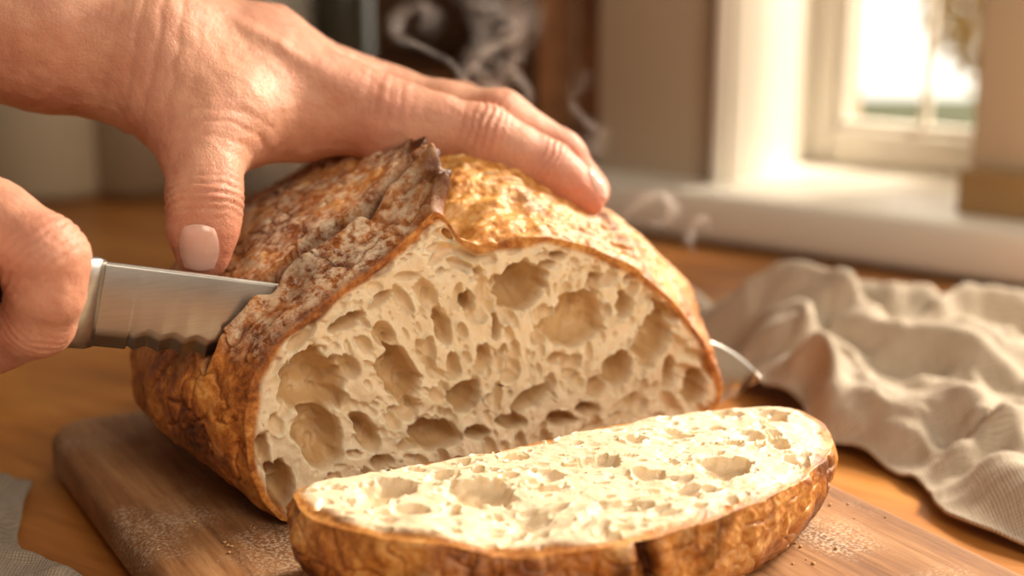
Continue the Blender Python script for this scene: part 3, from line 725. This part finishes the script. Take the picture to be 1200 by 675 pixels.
def wisp(pts,y,wd,amax,seed,parent):
    pts=np.array(pts,float); n=160; tq_=np.linspace(0,len(pts)-1,n)
    def cr(t):
        i=int(min(max(math.floor(t),0),len(pts)-2)); f=t-i
        p0=pts[max(i-1,0)];p1=pts[i];p2=pts[i+1];p3=pts[min(i+2,len(pts)-1)]
        return .5*((2*p1)+(-p0+p2)*f+(2*p0-5*p1+4*p2-p3)*f*f+(-p0+3*p1-3*p2+p3)*f**3)
    C=np.array([cr(x) for x in tq_]); V=[];A=[]
    m=17
    for i in range(n):
        tg=C[min(i+1,n-1)]-C[max(i-1,0)]; nrm=np.array([-tg[1],tg[0]])/(np.linalg.norm(tg)+1e-6)
        f=i/(n-1); wv=wd*(.7+.4*math.sin(f*7+seed)+.25*math.sin(f*17+seed*2)); wv=max(wv,wd*.3)
        for j in range(m):
            x=j/(m-1)*2-1; q=C[i]+nrm*x*wv
            V.append(on_y(q[0],q[1],y+.006*math.sin(f*6+seed)+.004*x)); 
            A.append(amax*math.sin(math.pi*min(max(f,0.01),.99))**.7*(math.cos(x*math.pi/2)**2*.7+.3*math.exp(-((x-.35)/.3)**2)*(1-abs(x))))
    return quadmesh('wisp',V,gridfaces(n,m,False),ms.m,parent,attrs=dict(alpha=A))
st=empty('steam')
wisp([(560,200),(540,150),(575,110),(560,70),(600,35),(570,5),(590,-30)],.615,38,.28,1,st)
wisp([(545,200),(530,170),(545,120),(535,80),(500,58),(468,42),(468,18),(492,6),(508,22),(492,42)],.615,17,.24,2,st)
wisp([(600,170),(620,110),(590,70),(615,30),(600,-20)],.62,32,.24,3,st)
wisp([(560,190),(575,140),(545,95),(565,45),(545,-20)],.62,24,.26,8,st)
wisp([(730,300),(725,265),(745,240),(775,228),(790,245),(775,262),(760,258)],.60,12,.20,4,st)
wisp([(815,300),(808,280),(815,262),(828,255),(830,275)],.60,10,.16,5,st)
wisp([(690,230),(680,190),(700,160),(670,120),(690,80)],.64,26,.14,6,st)

# ================================================================== LIGHT, WORLD, CAMERA
w=bpy.data.worlds.new('world'); bpy.context.scene.world=w; w.use_nodes=True; nt=w.node_tree; bg=nt.nodes['Background']
tcn=nt.nodes.new('ShaderNodeTexCoord'); vm=nt.nodes.new('ShaderNodeVectorMath'); vm.operation='DOT_PRODUCT'; d_=Vector((.62,.74,.30)).normalized(); vm.inputs[1].default_value=d_
nt.links.new(tcn.outputs['Generated'],vm.inputs[0])
rp=nt.nodes.new('ShaderNodeValToRGB'); e=rp.color_ramp.elements; e[0].position=.60; e[0].color=(.072,.057,.043,1); e[1].position=.92; e[1].color=(1,.93,.80,1)
nt.links.new(vm.outputs['Value'],rp.inputs[0]); nt.links.new(rp.outputs[0],bg.inputs[0]); bg.inputs[1].default_value=3.1
def area(name,loc,tgt,size,power,col):
    l=bpy.data.lights.new(name,'AREA'); l.size=size; l.energy=power; l.color=col; o=bpy.data.objects.new(name,l); o.location=loc
    o.rotation_euler=(Vector(tgt)-Vector(loc)).to_track_quat('-Z','Y').to_euler(); link(o)
area('window_daylight',(1.25,1.35,1.15),(-.02,.48,.08),.45,84,(1,.86,.68))
area('added_front_fill',(.75,-.9,1.15),(0,.45,.05),.8,19,(1,.87,.70))  # added warm fill from behind the camera, brightens the crumb face
cam=bpy.data.cameras.new('camera'); co_=bpy.data.objects.new('camera',cam); link(co_)
co_.location=CAMP; co_.rotation_euler=(math.pi/2-PITCH,0,0); cam.lens=50; cam.sensor_width=36; cam.clip_start=.01
cam.dof.use_dof=True; cam.dof.focus_distance=.435; cam.dof.aperture_fstop=5.2
bpy.context.scene.camera=co_
bpy.context.scene.view_settings.view_transform='Standard'
